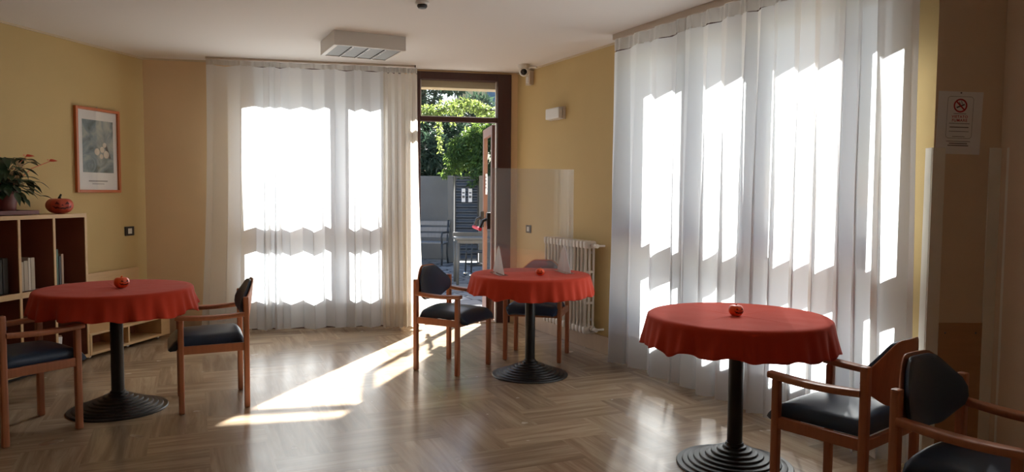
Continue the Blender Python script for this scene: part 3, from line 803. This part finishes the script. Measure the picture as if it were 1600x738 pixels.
# ------------------------------------------------------------------ wall switches
def switch(W, s, z, lab, wd, hh):
    o = thing('light_switch', lab, 'wall switch', W.p(s, 0, z), W.ang)
    mb = MB(); mb.box((0, -.005, 0), (wd, .010, hh), bevel=.003); mb.build('surround', M['black'], o)
    mb = MB(); mb.box((0, -.011, 0), (wd*.42, .004, hh*.58), bevel=.001); mb.build('rocker', M['white_plastic'], o)
switch(LW, 1.300, .995, 'black-framed light switch on the yellow wall behind the left table', .118, .085)
switch(RW, .277, 1.005, 'black-framed light switch on the wall between door and radiator', .105, .080)

# ------------------------------------------------------------------ radiator
rs0, rs1 = .84, 1.60
rd = thing('radiator', 'beige cast iron column radiator under the emergency light', 'radiator', RW.p(rs0, 0, .145), RW.ang)
ns = 13; pit = (rs1-rs0)/ns; RH = .83
for k in range(ns):
    x = pit*(k+.5); mb = MB()
    for y in (-.045, -.085, -.125):
        mb.tube([(x, y, .06), (x, y, RH-.06)], .0115, 10)
    for z in (.045, RH-.045): 
        mb.box((x, -.085, z), (pit*.80, .118, .066), bevel=.02)
    for z in (.28, .55): mb.box((x, -.085, z), (.016, .09, .022), bevel=.004)
    mb.build('section', M['white'], rd, smooth=True, autos=45)
for z, nm in ((.06, 'lower_valve'), (RH-.05, 'upper_valve')):
    x = rs1-rs0; mb = MB(); mb.tube([(x, -.085, z), (x+.05, -.085, z)], .012, 10); mb.tube([(x+.035, -.085, z), (x+.045, -.085, z)], .024, 12)
    mb.tube([(x+.05, -.085, z), (x+.075, -.07, z), (x+.08, -.002, z)], .010, 10); mb.tube([(x+.05, -.085, z), (x+.095, -.085, z)], .018, 12)
    mb.build(nm, M['white'], rd, smooth=True, autos=45)
mb = MB()
for x in (.1, .65):
    mb.box((x, -.022, .12), (.02, .042, .02)); mb.box((x, -.022, RH-.12), (.02, .042, .02))
mb.build('wall_bracket', M['white'], rd)

# ------------------------------------------------------------------ emergency light, camera, sensor on the right wall
em = thing('emergency_light', 'small white emergency lamp on the wall above the radiator', 'emergency light', RW.p(.86, 0, 2.065), RW.ang)
mb = MB(); mb.box((0, -.016, .055), (.27, .030, .115), bevel=.005); mb.build('base', M['beige_plastic'], em)
mb = MB(); mb.box((0, -.052, .055), (.255, .042, .105), bevel=.012); mb.build('diffuser', M['white_plastic'], em)
se = thing('motion_sensor', 'tall beige sensor box in the corner right of the dome camera', 'sensor', RW.p(.315, 0, 2.455), RW.ang)
mb = MB(); mb.box((0, -.026, .072), (.085, .05, .145), bevel=.008); mb.build('housing', M['beige_plastic'], se)
mb = MB(); mb.box((0, -.053, .05), (.05, .006, .06), bevel=.002); mb.build('lens', M['white_plastic'], se)
cc = thing('security_camera', 'white turret security camera hanging from the ceiling beside the door', 'camera', (.105, 7.28, CZ))
mb = MB(); mb.lathe([(0, 0), (.058, 0), (.060, -.012), (.050, -.035), (0, -.038)], 32); mb.build('mounting_base', M['white_plastic'], cc, smooth=True, autos=40)
ax = Vector((-.03, -.93, -.37)).to_track_quat('Z', 'Y')
mb = MB(); mb.lathe([(0, -.052)]+[(.052*math.sin(a), -.052*math.cos(a)) for a in [R(15*k) for k in range(1, 10)]]+[(.038, .036), (.030, .032), (.030, .026)], 32, c=(0, -.002, -.062), ax=ax)
ball = mb.build('ball', M['white_plastic'], cc, smooth=True, autos=40)
mb = MB(); mb.lathe([(0, .040), (.012, .038), (.030, .030), (.0305, .026), (0, .024)], 32, c=(0, -.002, -.062), ax=ax); mb.build('lens', M['black'], ball, smooth=True)
mb = MB(); mb.tube([(.05, -.01, -.02), (.12, -.05, -.03)], .011, 10); mb.build('conduit', M['white_plastic'], cc)

# ------------------------------------------------------------------ ceiling lamp and detector
la = Vector((-1.377, 5.815)); lb = Vector((-.851, 6.068)); lc = Vector((-1.633, 6.275)); 
la *= 2.62/2.64; cx = ((lb+lc)/2); ang = math.atan2((lb-la).y if False else (lb-Vector((-1.377, 5.815))).y, (lb-Vector((-1.377, 5.815))).x)
cl = thing('ceiling_lamp', 'square white surface-mounted lamp with metal louvres on the ceiling', 'ceiling lamp', ((-.851-1.633)/2+.005, (6.068+6.275)/2-.03, CZ), ang)
wx, wy, hh = .575, .525, .112
mb = MB()
for sx in (-1, 1): mb.box((sx*(wx/2-.006), 0, -hh/2), (.012, wy, hh), bevel=.002)
for sy in (-1, 1): mb.box((0, sy*(wy/2-.006), -hh/2), (wx-.024, .012, hh), bevel=.002)
mb.box((0, 0, -.008), (wx-.02, wy-.02, .012)); mb.build('housing', M['white_plastic'], cl)
mb = MB()
for sx in (-1, 1): mb.box((sx*(wx/2-.018), 0, -hh+.002), (.028, wy-.01, .006))
for sy in (-1, 1): mb.box((0, sy*(wy/2-.014), -hh+.002), (wx-.04, .016, .006))
mb.build('rim', M['white'], cl)
mb = MB(); mb.box((0, 0, -hh+.007), (wx-.06, wy-.04, .004)); mb.build('louvre_panel', M['louvre'], cl)
for k in (-1, 0, 1):
    mb = MB(); mb.box((k*.132, 0, -hh+.003), (.018, wy-.045, .008)); dv = mb.build('louvre_channel', M['darkslot'], cl)
    mb = MB()
    for q in range(9): mb.box((k*.132, -.21+q*.0525, -hh-.002), (.014, .026, .004))
    mb.build('lamella', M['slotmetal'], dv)
mb = MB(); mb.box((0, 0, .002), (wx-.05, wy-.05, .004)); 
mb.bm.free()
sm = thing('smoke_detector', 'small round detector on the ceiling at the top edge', 'detector', (-.60, 4.93, CZ))
mb = MB(); mb.lathe([(0, 0), (.045, 0), (.047, -.012), (.04, -.02), (0, -.02)], 32); mb.build('base', M['white_plastic'], sm, smooth=True, autos=40)
mb = MB(); mb.lathe([(0, -.02), (.032, -.02), (.034, -.030), (.026, -.042), (0, -.044)], 24); mb.build('chamber', M['darkslot'], sm, smooth=True, autos=40)

# ------------------------------------------------------------------ pillar: corner guards, dado board, notice
for x0, lab in ((PX0, 'ivory plastic corner guard on the left edge of the pillar'), (PX1, 'ivory plastic corner guard on the right edge of the pillar, towards the picture edge')):
    g_ = thing('corner_guard', lab, 'corner guard', (x0, PY, .0), 0, 'corner guards on the pillar')
    s_ = 1 if x0 == PX0 else -1
    mb = MB(); mb.box((s_*.024, -.004, .84), (.066 if s_ < 0 else .062, .006, 1.53), bevel=.002); mb.build('front_flange', M['guard'], g_)
    mb = MB(); mb.box((-s_*.005, .030 if s_ > 0 else -.032, .84), (.006, .056, 1.53), bevel=.002); mb.build('side_flange', M['guard'], g_)
dd = thing('wall_board', 'varnished wooden protection board low on the pillar between the guards', 'board', ((PX0+PX1)/2, PY, .0))
mb = MB(); mb.box((0, -.004, .435), (PX1-PX0-.112, .006, .63), bevel=.002); mb.build('panel', M['dadowood'], dd)
for x in (-.075, .075):
    mb = MB(); mb.lathe([(0, 0), (.005, 0), (.004, .002), (0, .003)], 12, c=(x, -.007, .70), ax=Vector((0, -1, 0)).to_track_quat('Z', 'Y')); mb.build('screw', M['greyink'], dd)
sn = thing('no_smoking_notice', 'white no smoking notice pinned to the buff pillar', 'notice', (2.153, PY-.0005, 1.575))
sn.rotation_euler = (0, R(1.5), 0)
mb = MB(); mb.box((0, -.001, .149), (.215, .0012, .300)); pp = mb.build('sheet', M['paper'], sn)
def flat(name, m, fn_, parent):
    mb = MB(); fn_(mb); return mb.build(name, m, parent)
def ring(mb, cx_, cz, r0, r1, n=40, y=-.0024):
    for k in range(n):
        a, b_ = 2*math.pi*k/n, 2*math.pi*(k+1)/n
        mb.quad((cx_+r0*math.cos(a), y, cz+r0*math.sin(a)), (cx_+r1*math.cos(a), y, cz+r1*math.sin(a)), (cx_+r1*math.cos(b_), y, cz+r1*math.sin(b_)), (cx_+r0*math.cos(b_), y, cz+r0*math.sin(b_)))
def bar(mb, x0, z0, x1, z1, wd, y=-.0024):
    d = Vector((x1-x0, 0, z1-z0)).normalized(); q = Vector((-d.z, 0, d.x))*wd/2
    a, b_ = Vector((x0, y, z0)), Vector((x1, y, z1)); mb.quad(a-q, b_-q, b_+q, a+q)
flat('prohibition_ring', M['redink'], lambda m_: (ring(m_, 0, .232, .026, .033), bar(m_, -.02, .252, .02, .212, .007)), pp)
flat('cigarette', M['greyink'], lambda m_: (bar(m_, -.018, .222, .020, .238, .007, -.0020), bar(m_, .008, .240, .004, .256, .003, -.0020), bar(m_, .0, .236, -.006, .250, .003, -.0020)), pp)
def outl(m_):
    x, z0, z1, r_ = .062, .075, .275, .014
    bar(m_, -x, z0+r_, -x, z1-r_, .0016); bar(m_, x, z0+r_, x, z1-r_, .0016); bar(m_, -x+r_, z0, x-r_, z0, .0016); bar(m_, -x+r_, z1, x-r_, z1, .0016)
    for sx, sz in ((-1, 0), (1, 0), (-1, 1), (1, 1)):
        cz = z1-r_ if sz else z0+r_
        for k in range(4):
            a, b_ = R(90*k/4), R(90*(k+1)/4); s2 = 1 if sz else -1
            bar(m_, sx*(x-r_+r_*math.sin(a)), cz+s2*r_*math.cos(a), sx*(x-r_+r_*math.sin(b_)), cz+s2*r_*math.cos(b_), .0016)
flat('border_line', M['greyink'], outl, pp)
def text(body, size, x, z, m, parent, y=-.0026, name='lettering'):
    cu = bpy.data.curves.new(name, 'FONT'); cu.body = body; cu.size = size; cu.align_x = 'CENTER'; cu.offset = size*.018; cu.space_character = 1.12
    o = bpy.data.objects.new(name, cu); C.objects.link(o); bpy.context.view_layer.update()
    me = bpy.data.meshes.new_from_object(o.evaluated_get(bpy.context.evaluated_depsgraph_get())); bpy.data.objects.remove(o)
    me.materials.clear(); me.materials.append(m)
    o2 = bpy.data.objects.new(name, me); C.objects.link(o2); o2.parent = parent
    o2.location = (x, y, z); o2.rotation_euler = (R(90), 0, 0); return o2
text('VIETATO', .0175, 0, .173, M['redink'], pp); text('FUMARE', .0185, 0, .155, M['redink'], pp)
def lines(m_):
    for z, hw in ((.193, .030), (.146, .050), (.128, .046), (.108, .048), (.083, .030), (.060, .058), (.050, .044), (.040, .050)): bar(m_, -hw, z, hw, z, .0024 if z not in (.128, .05, .04) else .004)
flat('small_print', M['greyink'], lines, pp)
mb = MB(); mb.lathe([(0, 0), (.004, 0), (.003, .003), (0, .004)], 10, c=(0, -.0016, .293), ax=Vector((0, -1, 0)).to_track_quat('Z', 'Y')); mb.build('pin', M['greyink'], sn)

# notice taped on the open door leaf
no = thing('paper_notice', 'small white notice taped on the glass of the open door leaf', 'notice', LF.p(.62, sg*.003, 1.36), LF.ang)
mb = MB(); mb.box((0, -sg*.0, .11), (.17, .001, .235)); nn_ = mb.build('sheet', M['paper'], no)
mb = MB()
for z in (.19, .15, .11, .07): mb.box((0, (-.0012 if LF.n.x < 0 else .0012), z), (.12, .0006, .016)); 
mb.build('printed_block', M['benchwood'], nn_)

# foliage: clouds of separate leaves on branch-like clumps
def leafcloud(mb, rnd, clumps, count, size, long_=1.8, droop=.3):
    tot = sum(c[1]**2 for c in clumps)
    for c, r_, sq in clumps:
        for _ in range(int(count*r_*r_/tot)):
            v = Vector((rnd.gauss(0, 1), rnd.gauss(0, 1), rnd.gauss(0, 1))).normalized()*r_*rnd.uniform(.45, 1.0)**.6
            p = Vector(c)+Vector((v.x, v.y, v.z*sq))
            d = (v.normalized()+Vector((rnd.uniform(-.8, .8), rnd.uniform(-.8, .8), rnd.uniform(-.8, .5)-droop))).normalized()
            s_ = d.cross(Vector((rnd.uniform(-1, 1), rnd.uniform(-1, 1), rnd.uniform(-1, 1)))).normalized()
            l_ = size*rnd.uniform(.6, 1.3); wd = l_/long_/2
            mb.quad(p, p+d*l_*.5+s_*wd, p+d*l_, p+d*l_*.5-s_*wd)
def foliage_thing(name, lab, cat, base, trunk, clumps, count, size, m, seed, long_=1.8, droop=.3, group=None):
    t = thing(name, lab, cat, base, 0, group); rnd = random.Random(seed)
    mb = MB()
    for pts, rr in trunk: mb.tube(pts, rr, 8)
    mb.build('trunk', M['bark'], t, smooth=True)
    mb = MB(); leafcloud(mb, rnd, clumps, count, size, long_, droop); mb.build('foliage', m, t)
    return t
# ------------------------------------------------------------------ outdoors
mb = MB(); mb.box((0, 30, -.06), (90, 90-1, .05)); mb.build('ground', M['paving']); struct(bpy.data.objects['ground'])
bpy.data.objects['ground'].location = (0, 0, 0)
# garden wall running across at the back of the terrace with a buttress and a shutter
gw = thing('garden_wall', 'grey rendered garden wall behind the bench', 'garden wall', (-3.2, 15.6, -.03))
mb = MB(); mb.box((0, .1, .875), (4.2, .2, 1.75)); mb.build('wall_body', M['concrete'], gw)
mb = MB(); mb.box((.62, -.003, .87), (.02, .006, 1.74)); mb.build('joint', M['benchmetal'], gw)
gp = thing('garden_pier', 'pale rendered pier left of the corrugated shutter', 'pier', (-1.235, 14.95, -.03)); mb = MB(); mb.box((0, 0, .85), (.12, .3, 1.7), bevel=.01); mb.build('shaft', M['greyplastic'], gp)
mb = MB(); mb.box((0, 0, 1.72), (.12, .32, .05), bevel=.01); mb.build('cap', M['greyplastic'], gp)
sh = thing('roller_shutter', 'dark blue-grey corrugated shutter beyond the grey table', 'shutter', (-.918, 14.9, -.03), R(2))
mb = MB(); n = 150
def fsh(i, j): z = .02+1.66*j; return Vector((-.215+.43*i, .018*math.sin(z*2*math.pi/.105), z))
mb.grid(fsh, 4, n*3//2); mb.build('corrugated_sheet', M['shutter'], sh, smooth=True)
mb = MB(); mb.box((-.225, 0, .85), (.025, .06, 1.70)); mb.box((.225, 0, .85), (.025, .06, 1.70)); mb.box((0, 0, 1.71), (.47, .06, .03)); mb.build('shutter_frame', M['benchmetal'], sh)
for x, lab in ((-.98, 'left of the two white papers on the corrugated shutter'), (-.845, 'right of the two white papers on the corrugated shutter')):
    q = thing('paper_notice', lab, 'notice', (x, 14.862+(x+.93)*.07, 1.20), R(4))
    mb = MB(); mb.box((0, 0, .12), (.075, .002, .27)); a = mb.build('sheet', M['paper'], q)
    mb = MB(); mb.box((0, -.0015, .17), (.05, .001, .03)); mb.box((0, -.0015, .09), (.05, .001, .05)); mb.build('printed_block', M['greyplastic'], a)
op = thing('garden_pier', 'warm rendered wall end to the right of the shutter', 'pier', (-.455, 14.9, -.03)); mb = MB(); mb.box((0, 0, .85), (.42, .3, 1.7), bevel=.01); mb.build('shaft', M['pillar_out'], op)
mb = MB(); mb.box((0, 0, 1.72), (.42, .34, .05), bevel=.01); mb.build('cap', M['pillar_out'], op)
ow = thing('garden_wall', 'rendered garden wall beyond the open door leaf', 'garden wall', (1.9, 15.2, -.03)); mb = MB(); mb.box((0, 0, .875), (4.2, .2, 1.75)); mb.build('wall_body', M['pillar_out'], ow)
mb = MB(); mb.box((0, 0, 1.77), (4.24, .26, .05), bevel=.01); mb.build('coping', M['concrete'], ow)
hd_ = []
rnd = random.Random(31)
for k in range(60): hd_.append(((rnd.uniform(-.5, .5), rnd.uniform(-4.5, 4.5), rnd.uniform(.3, 2.3)), .55, .9))
hg = foliage_thing('added_hedge', 'unseen green hedge added beyond the right-hand curtain against sky glow', 'hedge', (7.6, 7.2, -.03), [([(0, k, 0), (0, k, 1.6)], .05) for k in (-3.5, -1.2, 1.2, 3.5)], hd_, 16000, .12, M['bush'], 4, 2.0, .2)  # added out of view to keep the horizon sky from glowing through the curtain
# bench
be = thing('garden_bench', 'slatted garden bench with iron ends in front of the grey wall', 'bench', (-1.88, 14.5, -.03), R(-8))
for k in range(4): mb = MB(); mb.box((0, -.2+.11*k, .43), (1.2, .085, .025), bevel=.006); mb.build('slat', M['benchwood'], be)
for k in range(3): mb = MB(); mb.box((0, .25+.035*k, .55+.12*k), (1.2, .02, .085), bevel=.006); mb.build('slat', M['benchwood'], be)
for sx in (-1, 1):
    mb = MB(); x = sx*.57
    mb.tube([(x, -.25, 0), (x, -.21, .2), (x, -.23, .42)], .02, 8); mb.tube([(x, .28, 0), (x, .20, .22), (x, .22, .44), (x, .33, .85)], .02, 8)
    mb.tube([(x, -.23, .41), (x, .2, .41)], .018, 8); mb.tube([(x, -.23, .42), (x, -.27, .55), (x, -.2, .63), (x, 0, .62), (x, .26, .62)], .018, 8)
    mb.build('iron_end', M['benchmetal'], be, smooth=True)
# grey resin table on the terrace
gt = thing('garden_table', 'grey resin garden table with tapered legs outside the door', 'table', (-.62, 11.45, -.03), R(10))
mb = MB(); mb.box((0, 0, .70), (.56, .5, .035), bevel=.01); mb.box((0, 0, .655), (.50, .44, .06), bevel=.008); mb.build('tabletop', M['greyplastic'], gt)
mb = MB(); mb.box((0, .235, .745), (.56, .025, .07), bevel=.008); mb.build('rear_lip', M['greyplastic'], gt)
for sx in (-1, 1):
    for sy in (-1, 1):
        mb = MB(); mb.tube([(sx*.235, sy*.20, .64), (sx*.245, sy*.215, 0)], [.034, .022], 8); mb.build('leg', M['greyplastic'], gt, smooth=True)
# little trolley on casters under / behind it
ty = thing('wheeled_trolley', 'dark tubular trolley on casters partly hidden behind the grey garden table', 'trolley', (-.50, 12.35, -.03), R(20))
mb = MB()
for sx in (-1, 1):
    for sy in (-1, 1): mb.tube([(sx*.24, sy*.17, .08), (sx*.22, sy*.15, .62)], .014, 8)
for z in (.2, .42, .62): mb.tube([(-.23, -.16, z), (.23, -.16, z), (.23, .16, z), (-.23, .16, z), (-.23, -.16, z)], .012, 8)
mb.build('tube_frame', M['benchmetal'], ty, smooth=True)
mb = MB(); mb.box((0, 0, .2), (.44, .3, .01)); mb.box((0, 0, .42), (.44, .3, .01)); mb.build('tray', M['chrome'], ty)
for sx in (-1, 1):
    for sy in (-1, 1):
        mb = MB(); mb.lathe([(0, -.014), (.034, -.014), (.04, 0), (.034, .014), (0, .014)], 16, c=(sx*.24, sy*.17, .041), ax=Vector((0, 1, 0)).to_track_quat('Z', 'Y')); mb.build('caster', M['chrome'], ty, smooth=True)

rnd = random.Random(77)
cl_ = []
for k in range(60):
    z = rnd.uniform(1.0, 7.0); xm = .75 if z < 2.7 else -.15
    cl_.append(((rnd.uniform(-4.6, xm-.4), rnd.uniform(-1.2, 1.4), z), rnd.uniform(.55, .95), .75))
for z, x in ((3.75, .35), (3.9, .75), (4.5, .05), (5.2, .0), (5.9, -.3), (3.2, .9)): cl_.append(((x-.25, -.2, z), .42, .6))
foliage_thing('pine_tree', 'dense dark green pine filling the view behind the garden wall', 'tree', (-1.5, 21.5, -.03),
              [([(-1.3, 0, 0), (-1.2, 0, 3), (-1.0, .1, 6.8)], [.22, .17, .08])] + [([(-1.2, 0, 1.8+k*.7), (rnd.uniform(-3.6, .2), rnd.uniform(-1, 1), 2.4+k*.7)], [.06, .02]) for k in range(6)],
              cl_, 120000, .20, M['pine'], 5, 4.5, .05)
# leafy climber arching over the terrace edge
arch = []
for k in range(30):
    a = k/29; x = -2.35+2.3*a; z = 3.02+.34*math.sin(min(1, a*1.15)*math.pi*.85)-.10*a
    arch.append(((x, rnd.uniform(-.15, .15), z+rnd.uniform(-.08, .08)), rnd.uniform(.07, .15), .8))
for q, (x, l_) in enumerate(((-1.72, .95), (-1.42, .35), (-1.25, .25))):
    for k in range(int(l_/.10)): arch.append(((x+rnd.uniform(-.03, .03), 0, 3.15-.1*k), .045, 1.2))
foliage_thing('climbing_vine', 'bright sunlit climber arching across the top of the door opening', 'vine', (.1, 16.4, -.03),
              [([(.5, 0, 0), (.45, 0, 2.5), (-.3, 0, 3.2), (-1.4, 0, 3.28), (-2.4, 0, 3.0)], [.03, .025, .02, .015, .01])],
              arch, 3600, .075, M['vine'], 8, 2.4, .5)
bc = []
for k in range(100):
    x = rnd.uniform(-.75, 1.5); z = rnd.uniform(1.75, 2.55+.75*min(1, (x+.75)/.9)+.3*max(0, x-.3)) if x > -.6 else rnd.uniform(1.85, 2.3)
    if x > .0: z = rnd.uniform(1.9, 3.2+.9*min(1, x))  # taller clumps hidden behind the door frame, added to shade the garden table
    bc.append(((x, rnd.uniform(-.25, .30), z), rnd.uniform(.14, .26), .8))
bc += [((rnd.uniform(-1.25, -.45), rnd.uniform(-.2, .2), 0), .17, .8) for k in range(26)]
bc = [((x, y, z if z > 0 else rnd.uniform(1.95, 2.35+.55*(x+1.25)/.8)), q1, q2) for (x, y, z), q1, q2 in bc]
bc += [((-1.38+.11*k, -.1, 1.80+.07*k), .10, .8) for k in range(7)] + [((-1.0+.1*k, -.2, 1.68+.03*k), .09, .8) for k in range(6)] + [((-.45-.07*k, -.45, 2.15-.11*k), .07, .9) for k in range(6)]
foliage_thing('leafy_bush', 'large leafy bush hanging over the shutter and wall end', 'bush', (.0, 15.25, -.03),
              [([(.65, .25, 0), (.6, .25, 1.5), (.1, .2, 2.2), (-.8, 0, 2.2)], [.06, .05, .03, .015]), ([(.6, .25, 1.4), (1.0, .1, 2.8)], [.04, .015])],
              bc, 42000, .085, M['bush'], 21, 2.8, .6)
# house behind the trees
hs = thing('house', 'cream house with blue shutters seen behind the trees', 'house', (1.2, 30.5, -.03))
mb = MB(); mb.box((0, 2, 4.2), (7, 4, 8.4)); mb.build('wall', M['creamwall'], hs)
for z in (1.2, 4.3, 6.9):
    wn = MB(); wn.box((-1.55, -.02, z+.75), (.50, .06, 1.7)); f_ = wn.build('window', M['white_plastic'], hs)
    mb = MB()
    for x in (-2.03, -1.07):
        mb.box((x, -.06, z+.75), (.48, .05, 1.75))
        for q in range(16): mb.box((x, -.09, z+.0+q*.1), (.38, .03, .05), rot=Matrix.Rotation(.5, 3, 'X'))
    mb.build('shutter', M['blue'], hs)
mb = MB(); mb.box((0, 1.9, 8.5), (7.6, 4.6, .2)); mb.build('roof', M['pot'], hs)

# ------------------------------------------------------------------ portals help the sky light find the openings
def portal(W, s0, s1, z0, z1, off):
    ld = bpy.data.lights.new('window_portal', 'AREA'); ld.shape = 'RECTANGLE'; ld.size = s1-s0; ld.size_y = z1-z0; ld.cycles.is_portal = True
    o = bpy.data.objects.new('window_portal', ld); C.objects.link(o); o.location = W.p((s0+s1)/2, off, (z0+z1)/2)
    o.rotation_euler = (-W.n*-1 * -1).to_track_quat('Z', 'Y').to_euler() if False else (-W.n).to_track_quat('Z', 'Y').to_euler()
portal(BW, W1a, W1b, .35, 2.5, -.22); portal(BW, DA, DB, 0, 2.5, -.22); portal(RW, 1.8, 4.5, .35, 2.5, -.22)
